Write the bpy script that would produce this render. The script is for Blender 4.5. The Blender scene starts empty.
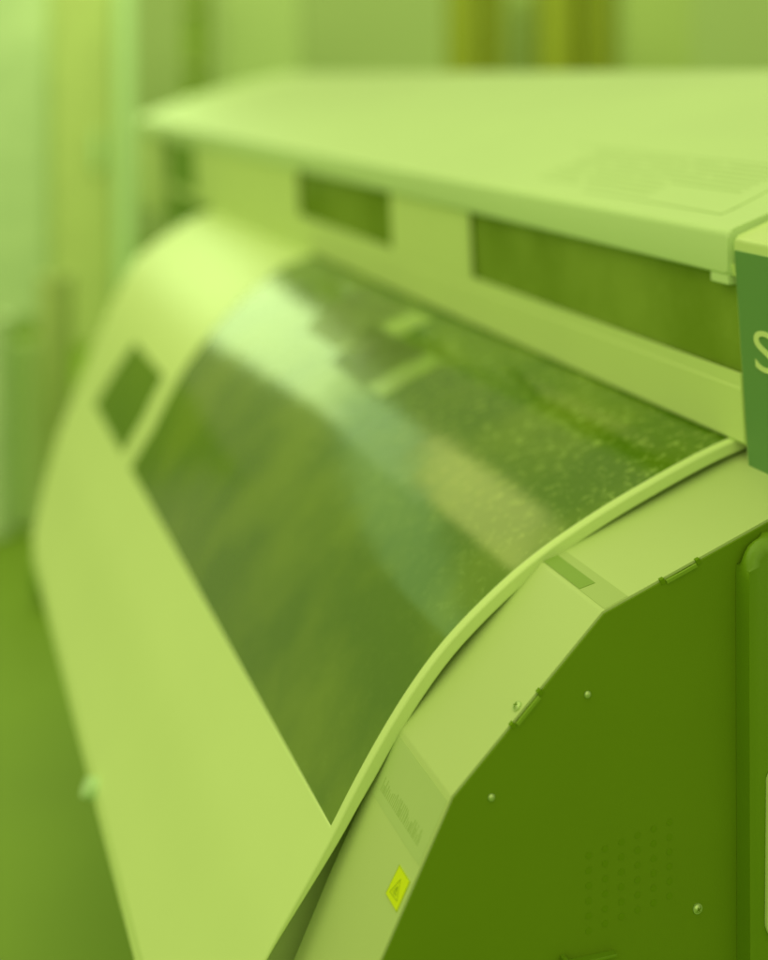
import bpy, bmesh, math, random
from mathutils import Vector, Matrix
random.seed(7)
C = bpy.context.scene.collection
H = 1.45                       # height of the eye above the floor; all z values below are relative to it
YAW = math.radians(18.7046)

# ------------------------------------------------------------------ scene
sc = bpy.context.scene
sc.view_settings.view_transform = 'Standard'
sc.view_settings.look = 'None'
sc.view_settings.exposure = 0
sc.view_settings.gamma = 1
w = bpy.data.worlds.new("World"); sc.world = w
w.use_nodes = True
bgn = w.node_tree.nodes['Background']
bgn.inputs['Color'].default_value = (0.89, 1.0, 0.41, 1)
bgn.inputs['Strength'].default_value = 0.52

# ------------------------------------------------------------------ materials
def mat(name, col, rough=0.5, var=0.04, vscale=6.0, bump=0.0, bscale=200.0, spec=0.5, metal=0.0):
    m = bpy.data.materials.new(name); m.use_nodes = True
    nt = m.node_tree; b = nt.nodes['Principled BSDF']
    b.inputs['Roughness'].default_value = rough
    b.inputs['Specular IOR Level'].default_value = spec
    b.inputs['Metallic'].default_value = metal
    tc = nt.nodes.new('ShaderNodeTexCoord')
    n = nt.nodes.new('ShaderNodeTexNoise'); n.inputs['Scale'].default_value = vscale
    n.inputs['Detail'].default_value = 6
    nt.links.new(tc.outputs['Object'], n.inputs['Vector'])
    mx = nt.nodes.new('ShaderNodeMix'); mx.data_type = 'RGBA'
    mx.inputs['A'].default_value = (*[c*(1-var) for c in col], 1)
    mx.inputs['B'].default_value = (*[min(1, c*(1+var)) for c in col], 1)
    nt.links.new(n.outputs['Fac'], mx.inputs['Factor'])
    nt.links.new(mx.outputs['Result'], b.inputs['Base Color'])
    if bump:
        n2 = nt.nodes.new('ShaderNodeTexNoise'); n2.inputs['Scale'].default_value = bscale
        n2.inputs['Detail'].default_value = 3
        nt.links.new(tc.outputs['Object'], n2.inputs['Vector'])
        bp = nt.nodes.new('ShaderNodeBump'); bp.inputs['Strength'].default_value = bump
        bp.inputs['Distance'].default_value = 0.002
        nt.links.new(n2.outputs['Fac'], bp.inputs['Height'])
        nt.links.new(bp.outputs['Normal'], b.inputs['Normal'])
    return m

M = {}
M['white']   = mat('white_enamel', (0.70, 0.84, 0.39), 0.24, 0.03, 5, 0.05, 600)
M['coverw']  = mat('cover_enamel', (0.69, 0.82, 0.39), 0.27, 0.03, 5, 0.02, 300, 0.05)
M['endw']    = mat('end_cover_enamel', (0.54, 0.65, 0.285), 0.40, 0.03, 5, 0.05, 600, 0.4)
M['hoodw']   = mat('white_plastic', (0.615, 0.79, 0.41), 0.45, 0.07, 2.5, 0.05, 500)
M['platew']  = mat('pale_sheet_metal', (0.70, 0.84, 0.36), 0.42, 0.03, 5)
M['black']   = mat('dark_sheet_metal', (0.172, 0.292, 0.008), 0.52, 0.10, 5, 0.08, 900, 0.25)
M['blackp']  = mat('dark_plastic', (0.165, 0.30, 0.010), 0.38, 0.04, 9, 0.05, 600, 0.4)
M['hole']    = mat('punched_hole_shade', (0.160, 0.285, 0.006), 0.8, 0.02, 9, 0, 1, 0.1)
M['tab']     = mat('folded_tab_metal', (0.24, 0.39, 0.03), 0.45, 0.04, 20, 0, 1, 0.4)
M['screw']   = mat('zinc_screw', (0.55, 0.70, 0.32), 0.3, 0.05, 40, 0, 1, 0.5, 0.6)
M['teal']    = mat('blue_green_panel', (0.150, 0.318, 0.115), 0.45, 0.02, 6, 0, 1, 0.3)
M['letter']  = mat('pale_print', (0.72, 0.85, 0.40), 0.5, 0.01)
M['warn']    = mat('yellow_label', (0.74, 0.84, 0.001), 0.5, 0.03, 30, 0, 1, 0.3)
M['ink']     = mat('label_ink', (0.36, 0.47, 0.02), 0.6, 0.02, 30, 0, 1, 0.2)
M['tape']    = mat('clear_grey_tape', (0.45, 0.56, 0.225), 0.5, 0.03, 12, 0, 1, 0.3)
M['tapedk']  = mat('grey_label', (0.26, 0.40, 0.08), 0.5, 0.04, 25, 0, 1, 0.3)
M['bar']     = mat('pale_bar_on_pane', (0.38, 0.53, 0.13), 0.2, 0.3, 22)
M['barf']    = mat('faint_bar_on_pane', (0.22, 0.36, 0.03), 0.2, 0.35, 25)
M['stick']   = mat('clear_sticker', (0.49, 0.61, 0.265), 0.45, 0.03, 20, 0, 1, 0.35)
M['bars']    = mat('grey_bar_print', (0.40, 0.53, 0.18), 0.6, 0.03, 40)
M['print']   = mat('faint_print', (0.42, 0.57, 0.23), 0.6, 0.03, 40)
M['floor']   = mat('floor_covering', (0.26, 0.42, 0.03), 0.6, 0.14, 2.2, 0.1, 60, 0.5)
M['body']    = mat('machine_body', (0.17, 0.32, 0.015), 0.6, 0.05, 6)
M['platen']  = mat('platen_metal', (0.55, 0.72, 0.30), 0.4, 0.08, 8)
M['bgwall']  = mat('wall_paint', (0.62, 0.78, 0.38), 0.7, 0.06, 0.8)
M['bgpale']  = mat('cabinet_paint', (0.70, 0.92, 0.58), 0.5, 0.20, 5.0)
M['bgpale2'] = mat('frame_paint', (0.60, 0.82, 0.50), 0.5, 0.05, 1.0)
M['bgmid']   = mat('door_paint', (0.58, 0.68, 0.29), 0.6, 0.14, 5.0)
M['bgdk']    = mat('dark_shelf', (0.30, 0.44, 0.06), 0.6, 0.1, 2.0)
M['amber']   = mat('amber_film', (0.31, 0.355, 0.022), 0.45, 0.12, 2.0)
M['amberdk'] = mat('brown_film', (0.23, 0.275, 0.008), 0.45, 0.12, 2.0)
M['green']   = mat('green_film', (0.48, 0.62, 0.22), 0.45, 0.1, 2.0)

def smoked(name, speck_gain=1.0, base0=(0.115, 0.235, 0.003, 1), base1=(0.20, 0.325, 0.014, 1)):
    m = bpy.data.materials.new(name); m.use_nodes = True
    nt = m.node_tree; b = nt.nodes['Principled BSDF']; out = nt.nodes['Material Output']
    b.inputs['Roughness'].default_value = 0.10
    b.inputs['IOR'].default_value = 1.56
    tc = nt.nodes.new('ShaderNodeTexCoord')
    # smoked tint, with faint cloudy tone and scattered pale specks
    n1 = nt.nodes.new('ShaderNodeTexNoise'); n1.inputs['Scale'].default_value = 5; n1.inputs['Detail'].default_value = 5
    n2 = nt.nodes.new('ShaderNodeTexNoise'); n2.inputs['Scale'].default_value = 85; n2.inputs['Detail'].default_value = 5
    n2.inputs['Roughness'].default_value = 0.68; n2.inputs['Distortion'].default_value = 0.6
    nt.links.new(tc.outputs['Object'], n1.inputs['Vector']); nt.links.new(tc.outputs['Object'], n2.inputs['Vector'])
    r1 = nt.nodes.new('ShaderNodeValToRGB')
    r1.color_ramp.elements[0].position = 0.40; r1.color_ramp.elements[0].color = base0
    r1.color_ramp.elements[1].position = 0.62;  r1.color_ramp.elements[1].color = base1
    nt.links.new(n1.outputs['Fac'], r1.inputs['Fac'])
    r2 = nt.nodes.new('ShaderNodeValToRGB')
    r2.color_ramp.elements[0].position = 0.53; r2.color_ramp.elements[0].color = (0, 0, 0, 1)
    r2.color_ramp.elements[1].position = 0.68; r2.color_ramp.elements[1].color = (1, 1, 1, 1)
    nt.links.new(n2.outputs['Fac'], r2.inputs['Fac'])
    ml = nt.nodes.new('ShaderNodeMath'); ml.operation = 'MULTIPLY'
    sp = nt.nodes.new('ShaderNodeSeparateXYZ'); nt.links.new(tc.outputs['Object'], sp.inputs[0])
    mr = nt.nodes.new('ShaderNodeMapRange')     # the specks grow stronger towards the upper edge
    mr.inputs['From Min'].default_value = 0.46; mr.inputs['From Max'].default_value = 0.70
    mr.inputs['To Min'].default_value = 0.10*speck_gain; mr.inputs['To Max'].default_value = 1.7*speck_gain
    nt.links.new(sp.outputs['X'], mr.inputs['Value'])
    m1 = nt.nodes.new('ShaderNodeMath'); m1.operation = 'MULTIPLY'
    nt.links.new(mr.outputs[0], m1.inputs[0]); nt.links.new(n1.outputs['Fac'], m1.inputs[1])
    nt.links.new(r2.outputs['Color'], ml.inputs[0]); nt.links.new(m1.outputs[0], ml.inputs[1])
    mx = nt.nodes.new('ShaderNodeMix'); mx.data_type = 'RGBA'
    mx.inputs['B'].default_value = (0.48, 0.65, 0.15, 1)
    nt.links.new(ml.outputs[0], mx.inputs['Factor']); nt.links.new(r1.outputs['Color'], mx.inputs['A'])
    nt.links.new(mx.outputs['Result'], b.inputs['Base Color'])
    bp = nt.nodes.new('ShaderNodeBump'); bp.inputs['Strength'].default_value = 0.05; bp.inputs['Distance'].default_value = 0.01
    n3 = nt.nodes.new('ShaderNodeTexNoise'); n3.inputs['Scale'].default_value = 9; n3.inputs['Detail'].default_value = 2
    nt.links.new(tc.outputs['Object'], n3.inputs['Vector'])
    nt.links.new(n3.outputs['Fac'], bp.inputs['Height']); nt.links.new(bp.outputs['Normal'], b.inputs['Normal'])
    tr = nt.nodes.new('ShaderNodeBsdfTransparent'); tr.inputs['Color'].default_value = (0.55, 0.70, 0.30, 1)
    ms = nt.nodes.new('ShaderNodeMixShader'); ms.inputs['Fac'].default_value = 0.80
    nt.links.new(tr.outputs[0], ms.inputs[1]); nt.links.new(b.outputs[0], ms.inputs[2])
    nt.links.new(ms.outputs[0], out.inputs['Surface'])
    return m
M['smoke'] = smoked('smoked_acrylic')
M['smokes'] = smoked('smoked_slot_acrylic', 0.08, (0.225, 0.35, 0.026, 1), (0.34, 0.48, 0.07, 1))

# ------------------------------------------------------------------ mesh helpers
def link(name, bm, m, parent=None, smooth=None):
    bmesh.ops.remove_doubles(bm, verts=bm.verts, dist=1e-6)
    bmesh.ops.recalc_face_normals(bm, faces=bm.faces)
    me = bpy.data.meshes.new(name); bm.to_mesh(me); bm.free()
    me.materials.append(m)
    if smooth:
        for p in me.polygons: p.use_smooth = True
        me.set_sharp_from_angle(angle=math.radians(smooth))
    o = bpy.data.objects.new(name, me); C.objects.link(o)
    if parent: o.parent = parent
    return o

def empty(name, label, cat, loc=(0, 0, 0), rz=0, group=None):
    o = bpy.data.objects.new(name, None); C.objects.link(o)
    o.location = loc; o.rotation_euler = (0, 0, rz)
    o['label'] = label; o['category'] = cat
    if group: o['group'] = group
    return o

def fillet(poly, radii, n=6):
    out = []
    N = len(poly)
    for i in range(N):
        p = Vector(poly[i]); r = radii[i] if isinstance(radii, (list, tuple)) else radii
        if r <= 0: out.append(tuple(p)); continue
        a = (Vector(poly[i-1]) - p); b = (Vector(poly[(i+1) % N]) - p)
        la, lb = a.length, b.length; a.normalize(); b.normalize()
        ang = a.angle(b); d = min(r/math.tan(ang/2), la*0.45, lb*0.45)
        p0 = p + a*d; p1 = p + b*d
        for k in range(n+1):
            t = k/n
            out.append(tuple((p0*(1-t)+p*t)*(1-t) + (p*(1-t)+p1*t)*t))
    return out

def prism(bm, poly, s0, s1, plane='xz', bevel=0):
    """closed polygon (x,z) extruded along y  (or (x,y) along z / (y,z) along x)"""
    def P(a, b, s): return {'xz': (a, s, b), 'xy': (a, b, s), 'yz': (s, a, b)}[plane]
    v0 = [bm.verts.new(P(a, b, s0)) for a, b in poly]
    v1 = [bm.verts.new(P(a, b, s1)) for a, b in poly]
    n = len(poly)
    fs = [bm.faces.new(v0), bm.faces.new(v1[::-1])]
    for i in range(n):
        fs.append(bm.faces.new((v0[i], v0[(i+1) % n], v1[(i+1) % n], v1[i])))
    if bevel:
        es = [e for e in set(e for f in fs[:2] for e in f.edges)]
        bmesh.ops.bevel(bm, geom=es, offset=bevel, segments=3, affect='EDGES', profile=0.5)

def box(bm, x0, x1, y0, y1, z0, z1, bevel=0, rot=None, about=None):
    g = bmesh.ops.create_cube(bm, size=1)
    vs = g['verts']
    for v in vs:
        v.co = Vector(((x0+x1)/2 + v.co.x*(x1-x0), (y0+y1)/2 + v.co.y*(y1-y0), (z0+z1)/2 + v.co.z*(z1-z0)))
    if bevel:
        es = list(set(e for v in vs for e in v.link_edges))
        bmesh.ops.bevel(bm, geom=es, offset=bevel, segments=3, affect='EDGES', profile=0.5)

def cyl(bm, r, depth, mtx, seg=24, r2=None):
    bmesh.ops.create_cone(bm, cap_ends=True, segments=seg, radius1=r, radius2=r if r2 is None else r2, depth=depth, matrix=mtx)

def catmull(pts, n=8):
    out = []
    P = [Vector(p) for p in pts]
    P = [P[0]*2-P[1]] + P + [P[-1]*2-P[-2]]
    for i in range(1, len(P)-2):
        for k in range(n):
            t = k/n
            a, b, c, d = P[i-1], P[i], P[i+1], P[i+2]
            out.append(0.5*((2*b)+(c-a)*t+(2*a-5*b+4*c-d)*t*t+(3*b-a-3*c+d)*t**3))
    out.append(P[-2])
    return out

# ------------------------------------------------------------------ the printer
printer = empty('large_format_printer', 'wide white printing machine with long hood, curved smoked window and dark end panel',
                'printer', (0, 0, 0))
PZ = printer
def part(name, bm, m, parent=None, smooth=None, label=None):
    o = link(name, bm, m, parent or PZ, smooth)
    if label: o['label'] = label
    return o

# --- curved front cover ------------------------------------------------------
S0 = 1.207
prof = catmull([(0.226, -0.9130), (0.2648, -0.8528), (0.304, -0.7861), (0.3318, -0.7430),
                (0.3626, -0.6949), (0.3870, -0.6530), (0.4175, -0.6055), (0.4485, -0.5640), (0.4837, -0.5262),
                (0.5351, -0.4848), (0.5824, -0.4545), (0.6417, -0.4245), (0.6971, -0.4005), (0.7480, -0.3805),
                (0.7900, -0.3670), (0.8722, -0.3455)], 8)
prof = [p*(1.207/1.222) for p in prof]
for _ in range(6):
    q = [p.copy() for p in prof]
    for i in range(1, len(q)-1): prof[i] = q[i-1]*0.25 + q[i]*0.5 + q[i+1]*0.25
def first(fn): return next(i for i, p in enumerate(prof) if fn(p))
iw = first(lambda p: p.x >= 0.3582)           # lower edge of the window
isml = first(lambda p: p.x >= 0.440)          # upper edge of the little pane
nP = len(prof)-1
nor = []
for i in range(nP+1):
    t = prof[min(i+1, nP)] - prof[max(i-1, 0)]
    nor.append(Vector((-t.y, t.x)).normalized())
def off(i, d): p = prof[i] + nor[i]*d; return p.x, p.y

S_FAR = 3.30
sbreaks = [S0, S0+0.012, 2.44, 2.535, 2.93, S_FAR]
def far_end(i):                # the far end of the sheet is cut on a slant, low corner nearest
    keys = ((0.22, 2.78), (0.26, 2.96), (0.30, 3.08), (0.345, 3.17), (0.43, 3.31), (0.545, 3.58), (0.70, 3.72), (0.90, 3.76))
    x = prof[i].x
    for (a, va), (b, vb) in zip(keys, keys[1:]):
        if x <= b: return va+(vb-va)*max(0, (x-a)/(b-a))
    return keys[-1][1]
def skew(i): return 0.30*max(0, min(1, (prof[i].x-0.40)/0.30))
def s_at(sb, i, j):
    if sb is not sbreaks: return sb[j]+(skew(i) if (j == 1 and sb[1] < 2.5) or (j == 0 and sb[0] > 2) else 0)
    f = far_end(i)
    if j == 5: return f
    if j in (2, 3): return sb[j]+skew(i)
    if j == 4: return min(sb[4], f-0.08)
    return sb[j]
# cells: is this bit of the sheet frame (True) or opening
def is_frame(i, j):
    if j == 0 or j == 4: return True
    if i < iw: return True
    if j == 1: return False
    if j == 2: return True
    if j == 3: return i >= isml
def thin(i): return 0.30+0.70*max(0, min(1, (prof[i].x-0.30)/0.09))   # the sheet thins towards its foot
def slab(name, pred, d0, d1, m, sb, smooth=40, label=None, parent=None):
    bm = bmesh.new()
    vt = {}; vb = {}
    def V(tab, i, j, d):
        if (i, j) not in tab:
            dd = d*thin(i) if sb is sbreaks else d
            x, z = off(i, dd); tab[(i, j)] = bm.verts.new((x, s_at(sb, i, j), z))
        return tab[(i, j)]
    nj = len(sb)-1
    for i in range(nP):
        for j in range(nj):
            if not pred(i, j): continue
            bm.faces.new([V(vt, a, b, d0) for a, b in ((i, j), (i+1, j), (i+1, j+1), (i, j+1))])
            bm.faces.new([V(vb, a, b, d1) for a, b in ((i, j+1), (i+1, j+1), (i+1, j), (i, j))])
            for di, dj, e in ((0, -1, ((i, j), (i+1, j))), (0, 1, ((i+1, j+1), (i, j+1))), (-1, 0, ((i, j+1), (i, j))), (1, 0, ((i+1, j), (i+1, j+1)))):
                a, b = i+di, j+dj
                if 0 <= a < nP and 0 <= b < nj and pred(a, b): continue
                bm.faces.new((V(vt, *e[0], d0), V(vt, *e[1], d0), V(vb, *e[1], d1), V(vb, *e[0], d1)))
    return part(name, bm, m, parent, smooth, label)
cover = slab('front_cover', is_frame, 0.0, -0.0125, M['coverw'], sbreaks)
pane = slab('window_pane', lambda i, j: i >= iw, -0.0012, -0.0045, M['smoke'], [S0+0.0125, 2.4395], parent=cover)
slab('window_pane', lambda i, j: iw <= i < isml, -0.0012, -0.0045, M['smoke'], [2.5355, 2.9295], parent=cover)
# pale bars laid on the upper part of the pane
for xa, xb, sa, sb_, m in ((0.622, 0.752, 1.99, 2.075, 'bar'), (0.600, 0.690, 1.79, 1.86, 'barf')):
    slab('pale_bar', lambda i, j: xa <= prof[i].x < xb, -0.0006, -0.0010, M[m], [sa, (sa+sb_)/2, sb_], parent=pane)
# folded bottom lip of the cover and a small latch knob on it
bm = bmesh.new()
x, z = off(0, -0.0005)
prism(bm, [(x+0.001, z-0.001), (x+0.05, z-0.012), (x+0.05, z-0.024), (x-0.004, z-0.012)], S0+0.002, 2.74)
part('bottom_lip', bm, M['white'], cover)
bm = bmesh.new()
cyl(bm, 0.013, 0.02, Matrix.Translation((0.219, 1.80, -0.905)) @ Matrix.Rotation(math.radians(-65), 4, 'Y'), 20)
part('latch_knob', bm, M['bgpale2'], cover, 40)

mod = cover.modifiers.new('rounded_edge', 'BEVEL'); mod.width = 0.0045; mod.segments = 3; mod.use_clamp_overlap = True; mod.limit_method = 'ANGLE'; mod.angle_limit = math.radians(55)
# white flange closing the gap under the near edge of the cover
bm = bmesh.new()
under = [off(i, -0.0130*thin(i)) for i in range(nP+1)]
prism(bm, under + [(prof[-1].x, -0.50), (0.62, -0.60), (0.42, -0.93)], S0+0.050, S0+0.055)
part('inner_flange', bm, M['white'])

# --- machine body behind the cover, and the stand -----------------------------
bm = bmesh.new()
prism(bm, [(0.32, -0.96), (0.45, -0.70), (0.52, -0.60), (0.66, -0.54), (0.799, -0.50), (0.799, -0.96)], 1.24, 2.72)
prism(bm, [(0.80, -0.97), (0.80, -0.21), (1.29, -0.21), (1.30, -0.60), (1.10, -0.97)], 1.24, 4.55)
part('body', bm, M['body'])
bm = bmesh.new()
box(bm, 0.60, 0.82, 1.26, 2.70, -0.470, -0.452, 0.004)
part('platen', bm, M['platen'])
bm = bmesh.new()
box(bm, 0.52, 0.60, 1.26, 2.70, -0.520, -0.505, 0.004)
part('paper_guide', bm, M['platen'])
for s in (1.45, 3.95):
    lb = bmesh.new()
    box(lb, 0.83, 0.95, s-0.05, s+0.05, -1.36, -0.975, 0.008)
    box(lb, 0.32, 1.12, s-0.055, s+0.055, -1.41, -1.36, 0.01)
    for x in (0.37, 1.07):
        cyl(lb, 0.035, 0.03, Matrix.Translation((x, s, -1.43)) @ Matrix.Rotation(math.pi/2, 4, 'X'), 20)
    part('leg', lb, M['body'])

# --- near end: folded white cover and dark side panel ---------------------------
SE = 1.080
EP = [(0.2880, -0.8800), (0.3622, -0.7217), (0.4251, -0.5979), (0.5645, -0.4618), (0.7296, -0.3995), (0.8726, -0.3462)]
F1 = (EP[1], EP[2]); F2 = (EP[2], EP[3]); F3 = (EP[3], EP[4])
EPb = [(0.34, -1.0)]
back = [(1.25, -0.30), (1.30, -0.60), (1.12, -1.0)]
bm = bmesh.new()
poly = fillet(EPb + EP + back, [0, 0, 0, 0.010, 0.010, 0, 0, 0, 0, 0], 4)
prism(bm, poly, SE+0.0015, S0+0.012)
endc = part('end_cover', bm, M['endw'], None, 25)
# side panel sheet, a hair inside the outline
def inset(poly, d):
    c = []
    n = len(poly)
    for i in range(n):
        p = Vector(poly[i]); a = (p-Vector(poly[i-1])).normalized(); b = (Vector(poly[(i+1) % n])-p).normalized()
        na = Vector((a.y, -a.x)); nb = Vector((b.y, -b.x))
        k = (na+nb); k = k/max(0.3, k.length_squared)*2
        c.append(tuple(p + k*d))
    return c
bm = bmesh.new()
prism(bm, inset(EPb + EP + back, 0.0022), SE-0.0005, SE+0.0012)
side = part('side_panel', bm, M['black'])
def face_frame(F):
    A, B = Vector(F[0]), Vector(F[1]); d = (B-A).normalized(); n = Vector((-d.y, d.x)); return A, d, n
def on(F, u, s, h=0.0):
    A, d, n = face_frame(F); p = A + d*u + n*h
    return Vector((p.x, s, p.y))
def plate_on(F, quad, h0, h1, bm=None):
    """flat plate on a folded face: quad of (u, s)"""
    bm = bm or bmesh.new()
    v0 = [bm.verts.new(on(F, u, s, h0)) for u, s in quad]
    v1 = [bm.verts.new(on(F, u, s, h1)) for u, s in quad]
    bm.faces.new(v0); bm.faces.new(v1[::-1])
    for i in range(len(quad)):
        j = (i+1) % len(quad)
        bm.faces.new((v0[i], v0[j], v1[j], v1[i]))
    return bm
part('grey_tape', plate_on(F3, [(0.0030, SE+0.0025), (0.0270, SE+0.0025), (0.0270, 1.2035), (0.0030, 1.2070)], -0.0002, 0.0004), M['tape'], endc)
part('grey_label', plate_on(F3, [(0.0036, 1.131), (0.0180, 1.127), (0.0180, 1.2035), (0.0036, 1.2050)], 0.0002, 0.0009), M['tapedk'], endc)
# serial sticker with a row of bar strokes on the lower fold
stk = part('serial_sticker', plate_on(F1, [(0.078, SE+0.004), (0.1335, SE+0.004), (0.1335, 1.2080), (0.078, 1.2080)], -0.0002, 0.0004), M['stick'], endc)
bm = bmesh.new()
s = 1.099; rnd = random.Random(3)
while s < 1.196:
    wd = rnd.choice((0.0006, 0.0010, 0.0014)); ln = rnd.choice((0.0065, 0.0085, 0.010, 0.0125))
    plate_on(F1, [(0.0870, s), (0.0870+ln, s), (0.0870+ln, s+wd), (0.0870, s+wd)], 0.0003, 0.0006, bm)
    s += wd + rnd.choice((0.0010, 0.0016, 0.0024))
part('bar_strokes', bm, M['bars'], stk)
# yellow warning label with a triangle
wq = [(0.0633, 1.1124), (0.0633, 1.0865), (0.0374, 1.0865), (0.0374, 1.1143)]
warn = part('warning_label', plate_on(F1, wq, -0.0002, 0.0006), M['warn'], endc)
def ring_on(F, pts, wd, h0, h1, bm):
    c = Vector((sum(p[0] for p in pts)/len(pts), sum(p[1] for p in pts)/len(pts)))
    inn = [tuple(c+(Vector(p)-c)*(1-wd)) for p in pts]
    for i in range(len(pts)):
        j = (i+1) % len(pts)
        plate_on(F, [pts[i], pts[j], inn[j], inn[i]], h0, h1, bm)
bm = bmesh.new()
tri = [(0.0575, 1.1010), (0.0418, 1.1092), (0.0430, 1.0920)]
ring_on(F1, tri, 0.11, 0.0005, 0.0009, bm)
cx = Vector((0.0470, 1.1006))
ring_on(F1, [tuple(cx+(Vector(p)-Vector((0.0474, 1.1007)))*0.48) for p in tri], 0.20, 0.0005, 0.0009, bm)
plate_on(F1, [(0.0440, 1.1002), (0.0500, 1.1002), (0.0500, 1.1012), (0.0440, 1.1012)], 0.0005, 0.0009, bm)
part('warning_triangle', bm, M['ink'], warn)
bm = bmesh.new(); ring_on(F1, wq, 0.03, 0.0005, 0.0008, bm)
part('label_border', bm, M['ink'], warn)
# screws
def screw(parent, loc, axis, r=0.0042):
    mt = Matrix.Translation(loc) @ Vector((0, 0, 1)).rotation_difference(Vector(axis)).to_matrix().to_4x4()
    bm = bmesh.new()
    cyl(bm, r, 0.0012, mt @ Matrix.Translation((0, 0, 0.0006)), 24)
    cyl(bm, r*0.86, 0.0016, mt @ Matrix.Translation((0, 0, 0.0019)), 24, r*0.45)
    o = part('screw', bm, M['screw'], parent, 30)
    bm = bmesh.new()
    for a in (0.5, 0.5+math.pi/2):
        b2 = bmesh.new(); box(b2, -r*0.5, r*0.5, -r*0.09, r*0.09, 0.0024, 0.0030)
        b2.transform(mt @ Matrix.Rotation(a, 4, 'Z')); me = bpy.data.meshes.new('t'); b2.to_mesh(me); bm.from_mesh(me); b2.free(); bpy.data.meshes.remove(me)
    part('screw_slot', bm, M['hole'], o)
A, d, n2 = face_frame(F2)
screw(endc, on(F2, 0.0885, 1.0895), (n2.x, 0, n2.y), 0.0046)
def rimmed_hole(x, z, r=0.0031):
    """pressed dimple with a bright lower rim"""
    bm = bmesh.new()
    bmesh.ops.create_uvsphere(bm, u_segments=16, v_segments=10, radius=r, matrix=Matrix.Translation((x, SE-0.0012, z)) @ Matrix.Diagonal((1, 0.6, 1, 1)))
    return part('rivet', bm, M['screw'], side, 60)
rimmed_hole(0.5492, -0.5302, 0.0032); rimmed_hole(0.4601, -0.6036, 0.0032)
screw(side, (0.6568, SE-0.0005, -0.7340), (0, -1, 0), 0.0046)
# vent of punched holes
bm = bmesh.new()
for i in range(6):
    for j in range(6):
        z = -0.7330 + j*0.0129 + i*0.0030; x = 0.5505 + i*0.0157
        cyl(bm, 0.0030, 0.0006, Matrix.Translation((x, SE-0.0005, z)) @ Matrix.Rotation(math.pi/2, 4, 'X'), 14)
part('vent_holes', bm, M['hole'], side)
bm = bmesh.new()
box(bm, 0.520, 0.574, SE-0.008, SE-0.0004, -0.7560, -0.7535, 0.0006)
box(bm, 0.5235, 0.5275, SE-0.010, SE-0.0004, -0.7640, -0.7480, 0.0006)
part('panel_bracket', bm, M['blackp'], side)
# folded tabs along the panel edge, each in a small notch
def tab(F, u0, u1):
    bm = plate_on(F, [(u0, SE-0.0022), (u1, SE-0.0022), (u1, SE+0.001), (u0, SE+0.001)], -0.0052, -0.0022)
    part('edge_tab', bm, M['tab'], side)
    for a, b in ((u0-0.005, u0-0.001), (u1+0.001, u1+0.005)):
        bm = plate_on(F, [(a, SE-0.0012), (b, SE-0.0012), (b, SE+0.003), (a, SE+0.003)], -0.0044, 0.0004)
        part('edge_notch', bm, M['hole'], side)
tab(F2, 0.078, 0.107); tab(F3, 0.0640, 0.0960)
# rounded dark box on the side with a pale plate
bm = bmesh.new()
prism(bm, fillet([(0.6975, -0.99), (0.6955, -0.409), (1.10, -0.409), (1.10, -0.99)], [0.02, 0.034, 0.03, 0.02], 8), 1.058, SE-0.001, bevel=0.010)
sb = part('side_box', bm, M['blackp'], None, 50)
bm = bmesh.new()
prism(bm, fillet([(0.7110, -0.760), (0.7125, -0.611), (0.93, -0.611), (0.93, -0.760)], [0.016, 0.008, 0.012, 0.012], 8), 1.053, 1.0575, bevel=0.001)
part('pale_plate', bm, M['platew'], sb, 40)

# --- slot plate under the hood ---------------------------------------------------
PX = [(0.7660, -0.1850), (0.7682, -0.1965), (0.7728, -0.2924), (0.7738, -0.3060), (0.7734, -0.3085), (0.7770, -0.3590), (0.7805, -0.3620)]
ps = [1.1865, 1.30, 1.88, 2.23, 2.83, 4.40]
bm = bmesh.new()
def P3(k, s): return (PX[k][0], s, PX[k][1])
for k in range(len(PX)-1):
    for j in range(len(ps)-1):
        if k == 1 and j in (1, 3): continue
        if k == 1 and j == 0: continue
        bm.faces.new([bm.verts.new(P3(a, b)) for a, b in ((k, ps[j]), (k+1, ps[j]), (k+1, ps[j+1]), (k, ps[j+1]))])
bmesh.ops.remove_doubles(bm, verts=bm.verts, dist=1e-5)
bmesh.ops.recalc_face_normals(bm, faces=bm.faces)
geo = bmesh.ops.solidify(bm, geom=bm.faces[:], thickness=0.003)
plate = part('slot_plate', bm, M['platew'])
bpy.context.view_layer.update()
for (a, b) in ((1.195, 1.88), (2.23, 2.83)):
    bm = bmesh.new()
    prism(bm, [(0.7718, -0.190), (0.7770, -0.2990), (0.7795, -0.2990), (0.7745, -0.190)], a-0.002 if a < 1.2 else a-0.01, b+0.01)
    part('slot_window', bm, M['smokes'], plate)
bm = bmesh.new()
box(bm, 0.788, 0.797, 1.25, 4.5, -0.44, -0.205)
part('slot_backing', bm, M['body'], plate)
bm = bmesh.new()
prism(bm, [(0.7625, -0.205), (0.7690, -0.335), (0.7775, -0.335), (0.7690, -0.205)], 3.95, 4.36)
part('end_recess', bm, M['body'], plate)
# far end housing under the hood
bm = bmesh.new()
prism(bm, fillet([(0.775, -0.46), (0.765, -0.17), (1.2, -0.10), (1.2, -0.46)], 0.02, 4), 4.60, 4.95)
part('end_housing', bm, M['platew'], None, 40)

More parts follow.
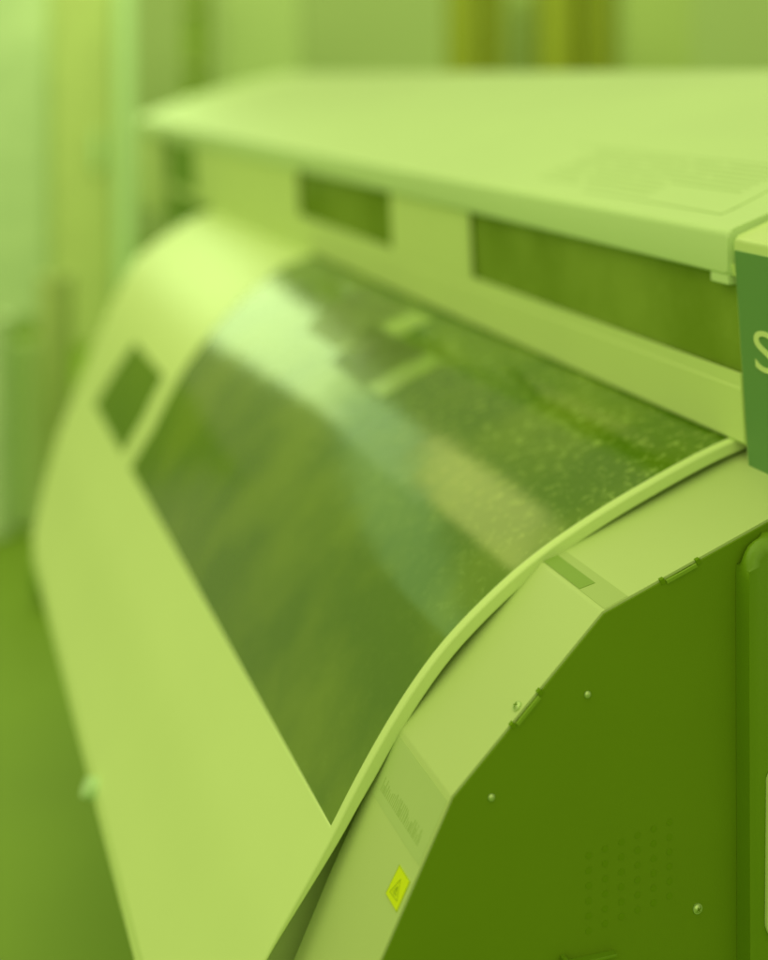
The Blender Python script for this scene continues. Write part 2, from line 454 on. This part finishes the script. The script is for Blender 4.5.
# --- hood -------------------------------------------------------------------------
HP = [(0.7584, -0.1960), (0.7590, -0.1530), (0.8040, -0.1375), (0.8411, -0.1217), (0.9615, -0.0769), (1.1685, -0.0215), (1.3325, 0.0130), (1.3500, -0.05), (1.33, -0.19), (0.775, -0.1975)]
bm = bmesh.new()
prism(bm, fillet(HP, [0.003, 0.010, 0.03, 0.05, 0.15, 0.2, 0.03, 0.01, 0.01, 0.003], 5), 1.192, 5.0, bevel=0.003)
hood = part('hood', bm, M['hoodw'], None, 35)
bm = bmesh.new()
box(bm, 0.760, 0.772, 1.1935, 1.225, -0.2065, -0.1955, 0.002)
part('lip_tab', bm, M['hoodw'], hood)
# instruction sticker on the hood: border line and rows of tiny print
HF = ((0.7590, -0.1560), (0.8040, -0.1375))
def hood_plate(u0, u1, s0, s1, h0, h1, bm): 
    # follow the gently bent hood top
    def pt(u, s, h):
        pts = [Vector(p) for p in HP[1:6]]
        for a, b in zip(pts, pts[1:]):
            L = (b-a).length
            if u <= L: 
                dd = (b-a)/L; nn = Vector((-dd.y, dd.x)); q = a+dd*u+nn*h; return (q.x, s, q.y)
            u -= L
    steps = max(1, int((u1-u0)/0.012))
    for k in range(steps):
        a, b = u0+(u1-u0)*k/steps, u0+(u1-u0)*(k+1)/steps
        v = [bm.verts.new(pt(u, s, h)) for h in (h0, h1) for u, s in ((a, s0), (b, s0), (b, s1), (a, s1))]
        for f in ((0, 1, 2, 3), (7, 6, 5, 4), (0, 1, 5, 4), (1, 2, 6, 5), (2, 3, 7, 6), (3, 0, 4, 7)):
            bm.faces.new([v[q] for q in f])
# ------- control cap at the near end ----------------------------------------------
CP = [(0.7622, -0.1585), (0.7800, -0.4010), (0.86, -0.43), (1.30, -0.30), (1.33, 0.008), (1.10, -0.038), (0.9615, -0.078), (0.8411, -0.1260), (0.8040, -0.1430)]
bm = bmesh.new()
prism(bm, fillet(CP, [0.006, 0.006, 0.01, 0.01, 0.02, 0.1, 0.1, 0.03, 0.02], 5), 0.93, 1.186, bevel=0.0025)
cap = part('control_cap', bm, M['white'], None, 35)
SF = ((0.7631, -0.1709), (0.7800, -0.3951))          # top edge, foot of the sign face
def sg(u, s, h):                                     # u runs down the face, h stands out of it
    A, B = Vector(SF[0]), Vector(SF[1]); d = (B-A).normalized(); n = Vector((d.y, -d.x))
    if n.x > 0: n = -n
    q = A+d*u+n*h
    return Vector((q.x, s, q.y))
bm = bmesh.new()
L = 0.2252
q = [(0.0, 1.1828), (L, 1.1828), (L, 0.945), (0.0, 0.945)]
v0 = [bm.verts.new(sg(u, s, -0.004)) for u, s in q]; v1 = [bm.verts.new(sg(u, s, 0.0020)) for u, s in q]
bm.faces.new(v0); bm.faces.new(v1)
for i in range(4): bm.faces.new((v0[i], v0[(i+1) % 4], v1[(i+1) % 4], v1[i]))
sign = part('sign_plate', bm, M['teal'], cap)
# the one letter in view: S
cu = bpy.data.curves.new('letter', 'FONT'); cu.body = 'S'; cu.size = 1.0; cu.extrude = 0.02; cu.offset = 0.0
tmp = bpy.data.objects.new('letter_tmp', cu); C.objects.link(tmp)
bpy.context.view_layer.update()
me = bpy.data.meshes.new_from_object(tmp.evaluated_get(bpy.context.evaluated_depsgraph_get()))
bpy.data.objects.remove(tmp)
xs = [v.co.x for v in me.vertices]; ys = [v.co.y for v in me.vertices]
x0, x1, y0, y1 = min(xs), max(xs), min(ys), max(ys)
for v in me.vertices:
    a = (v.co.x-x0)/(x1-x0); b = (v.co.y-y0)/(y1-y0)
    v.co = sg(0.1120-0.0400*b, 1.1580-0.034*a, 0.0022 + (v.co.z+0.02)*0.02)
me.materials.append(M['letter'])
lo = bpy.data.objects.new('letter', me); C.objects.link(lo); lo.parent = sign
lo['label'] = 'pale capital letter S'
bm = bmesh.new()
cyl(bm, 0.010, 0.008, Matrix.Translation((0.806, 1.150, -0.137)) @ Matrix.Rotation(math.radians(-22), 4, 'Y'), 24)
part('button', bm, M['tapedk'], cap, 40)

# hood sticker
bm = bmesh.new()
for (u0, u1, s0, s1) in ((0.0300, 0.0318, 1.250, 1.560), (0.0300, 0.150, 1.2485, 1.2504), (0.150, 0.151, 1.250, 1.80)):
    hood_plate(u0, u1, s0, s1, 0.0001, 0.0004, bm)
rnd = random.Random(5)
for r in range(9):
    u = 0.046 + r*0.0115
    s = 1.285 + (0.14 if r < 3 else 0)
    while s < 1.70:
        l = rnd.uniform(0.06, 0.22)
        hood_plate(u, u+0.0022, s, min(s+l, 1.72), 0.0001, 0.0003, bm)
        s += l + rnd.uniform(0.006, 0.02)
part('instruction_print', bm, M['print'], hood)

# ------------------------------------------------------------------ floor and background
def lat(x, d):   # sideways / straight-ahead metres of the room -> world
    return (x*math.cos(YAW)+d*math.sin(YAW), -x*math.sin(YAW)+d*math.cos(YAW))
def thing_at(name, label, cat, x, d, group=None, turn=0):
    X, Y = lat(x, d)
    return empty(name, label, cat, (X, Y, -H), -YAW+turn, group)

bm = bmesh.new()
g = bmesh.ops.create_grid(bm, x_segments=40, y_segments=40, size=14)
fl = link('floor', bm, M['floor']); fl['kind'] = 'structure'
fl.location = (*lat(0, 8), -H); fl.rotation_euler = (0, 0, -YAW)
fl['label'] = 'dark green floor covering of the print shop'; fl['category'] = 'floor'

bm = bmesh.new(); box(bm, -8, 8, 0, 0.15, 0, 2.75)
wl = link('wall', bm, M['bgwall']); wl['kind'] = 'structure'
wl.location = (*lat(0, 12.2), -H); wl.rotation_euler = (0, 0, -YAW)
wl['label'] = 'pale painted wall at the back of the shop'; wl['category'] = 'wall'

def px(x, d): return (x-384)/1400*d
# tall pale cabinet, left, and paper rolls standing in front of it
d = 8.0
t = thing_at('storage_cabinet', 'tall pale cabinet at the left edge behind the pale paper rolls', 'cabinet', px(50, d)-0.62, d)
bm = bmesh.new(); box(bm, -0.62, 0.62, 0.03, 0.5, 0, 1.98, 0.01); part('carcass', bm, M['bgwall'], t)
bm = bmesh.new(); box(bm, 0.01, 0.60, 0, 0.028, 0.06, 1.96, 0.006); dr = part('door', bm, M['bgpale'], t)
bm = bmesh.new(); box(bm, -0.60, -0.01, 0, 0.028, 0.06, 1.96, 0.006); part('door', bm, M['bgpale'], t)
bm = bmesh.new(); box(bm, 0.05, 0.07, -0.03, -0.001, 1.0, 1.2, 0.006); part('handle', bm, M['bgwall'], dr)
for xa, xb, d, h, m, lab in ((-26, 12, 4.40, 0.70, 'bgpale', 'pale paper roll standing at the left edge, palest of the three'),
                             (13, 40, 4.50, 0.60, 'bgwall', 'lowest of the three pale paper rolls standing at the left edge'),
                             (38, 72, 4.75, 0.78, 'bgmid', 'yellowish paper roll, nearest to the white printer cover')):
    r = (px(xb, d)-px(xa, d))/2
    t = thing_at('paper_roll', lab, 'roll', (px(xa, d)+px(xb, d))/2, d, 'paper rolls standing left of the printer')
    bm = bmesh.new(); cyl(bm, r, h-0.02, Matrix.Translation((0, 0, (h-0.02)/2+0.01)), 40); part('paper', bm, M[m], t, 40)
    bm = bmesh.new(); cyl(bm, r*0.35, h, Matrix.Translation((0, 0, h/2)), 24); part('core', bm, M['bgdk'], t, 40)

def panel(name, label, cat, xa, xb, d, h, m, depth=0.3, extra=None, group=None):
    xm = (px(xa, d)+px(xb, d))/2; wd = px(xb, d)-px(xa, d)
    t = thing_at(name, label, cat, xm, d, group)
    bm = bmesh.new(); box(bm, -wd/2, wd/2, 0, depth, 0, h, 0.01)
    part('body', bm, m, t)
    if extra:
        extra(t, wd, h, m)
    return t
def doorx(t, wd, h, m=None):
    bm = bmesh.new(); box(bm, wd/2-0.10, wd/2-0.06, -0.06, -0.005, 0.95, 1.15, 0.01); part('handle', bm, M['bgpale2'], t)
    bm = bmesh.new(); box(bm, -wd/2+0.05, wd/2-0.15, -0.006, -0.0005, 0.15, h-0.15); part('panel', bm, m or M['bgmid'], t)
def framex(t, wd, h, m=None):
    bm = bmesh.new(); box(bm, -wd/2-0.03, wd/2+0.03, -0.02, 0.2, 0, 0.08, 0.01); part('foot', bm, M['bgpale2'], t)
def shelfx(t, wd, h, m=None):
    for z in (0.5, 1.0, 1.5, 1.9):
        bm = bmesh.new(); box(bm, -wd/2+0.02, wd/2-0.02, -0.10, -0.001, z, z+0.03); part('shelf', bm, M['bgmid'], t)
panel('door', 'plain yellowish door standing right of the tall pale cabinet', 'door', 52, 114, 7.5, 1.93, M['bgmid'], 0.06, doorx)
panel('door_post', 'narrow pale post between the yellowish door and the printer hood', 'post', 116, 132, 7.4, 1.93, M['bgpale2'], 0.12, framex)
panel('shelf_unit', 'narrow dark shelf unit against the back wall above the far hood corner', 'shelf', 183, 203, 9.5, 2.05, M['bgdk'], 0.35, shelfx)
panel('wall_cupboard', 'broad pale cupboard against the back wall behind the hood', 'cupboard', 222, 300, 10, 2.1, M['bgwall'], 0.35, doorx)

def roll(label, xa, xb, d, h, m, group='rolls of film standing behind the printer'):
    xm = (px(xa, d)+px(xb, d))/2; r = (px(xb, d)-px(xa, d))/2
    t = thing_at('film_roll', label, 'roll', xm, d, group)
    bm = bmesh.new(); cyl(bm, r, h, Matrix.Translation((0, 0, h/2+0.02)), 40); part('film', bm, m, t, 40)
    bm = bmesh.new(); cyl(bm, r*0.4, h+0.06, Matrix.Translation((0, 0, h/2+0.03)), 24); part('core', bm, M['bgdk'], t, 40)
    return t
roll('slim amber film roll, leftmost of the upright rolls', 446, 479, 8.2, 2.02, M['amber'])
roll('slim brown film roll just right of the leftmost amber roll', 480, 505, 8.2, 2.02, M['amberdk'])
roll('grey green film roll between the brown roll and the wide amber roll', 507, 534, 8.6, 2.02, M['green'])
roll('wide amber film roll right of the grey green roll', 535, 576, 8.2, 2.02, M['amber'])
roll('dark brown film roll, rightmost of the upright rolls', 577, 616, 8.2, 2.02, M['amberdk'])
panel('grey_cupboard', 'grey green cupboard right of the upright film rolls', 'cupboard', 622, 692, 9.5, 2.1, M['green'], 0.35, doorx)

# ------------------------------------------------------------------ lights: ceiling lamps of the shop, with added unseen fills
def area(name, x, y, z, sx, sy, power, col=(0.89, 1.0, 0.41), rot=(0, 0, 0)):
    l = bpy.data.lights.new(name, 'AREA'); l.shape = 'RECTANGLE'; l.size = sx; l.size_y = sy
    l.energy = power; l.color = col
    o = bpy.data.objects.new(name, l); C.objects.link(o); o.location = (x, y, z); o.rotation_euler = rot
    return o
area('ceiling_panel_light', 0.4, 1.9, 1.75, 3.0, 4.0, 22)
area('front_fill_light', -0.9, -1.7, 1.55, 4.0, 4.0, 28, rot=(math.radians(58), 0, math.radians(-22)))  # unseen fill added behind the eye to lift the faces turned towards it
area('glare_light', 0.43, 8.2, 1.25, 1.25, 1.40, 18, (0.73, 1.0, 0.42), rot=(math.radians(-90), 0, 0))  # unseen light panel, placed so the pane mirrors a bright streak
area('ceiling_spot_light', 0.27, 4.75, 1.32, 0.70, 1.1, 5.2, (0.98, 1.0, 0.28))
area('ceiling_lamp_light', 0.22, 5.95, 1.32, 0.75, 1.1, 3.4, (0.62, 1.0, 0.50))
area('ceiling_side_light', -0.75, 5.80, 1.32, 1.30, 1.3, 3.6, (0.52, 1.0, 0.48))
area('back_fill_light', 2.3, 4.6, 2.4, 7.0, 1.5, 105, rot=(math.radians(75), 0, -YAW))  # unseen fill added to brighten the back of the shop
area('left_fill_light', -1.6, 2.2, 1.6, 2.0, 2.0, 15, rot=(0, math.radians(-40), 0))  # unseen fill from the left, aimed down at the printer

# ------------------------------------------------------------------ camera
cam = bpy.data.cameras.new('camera'); co = bpy.data.objects.new('camera', cam); C.objects.link(co)
cam.sensor_fit = 'HORIZONTAL'; cam.sensor_width = 36
cam.lens = 1400/768*36
cam.shift_y = -405/768
cam.clip_start = 0.05; cam.clip_end = 100
cam.dof.use_dof = True; cam.dof.focus_distance = 1.24; cam.dof.aperture_fstop = 1.95
co.location = (0, 0, 0); co.rotation_euler = (math.pi/2, 0, -YAW)
sc.camera = co
# everything was set out relative to the eye: lift it so that the floor lies at z = 0
for o in list(C.objects):
    if o.parent is None: o.location.z += H
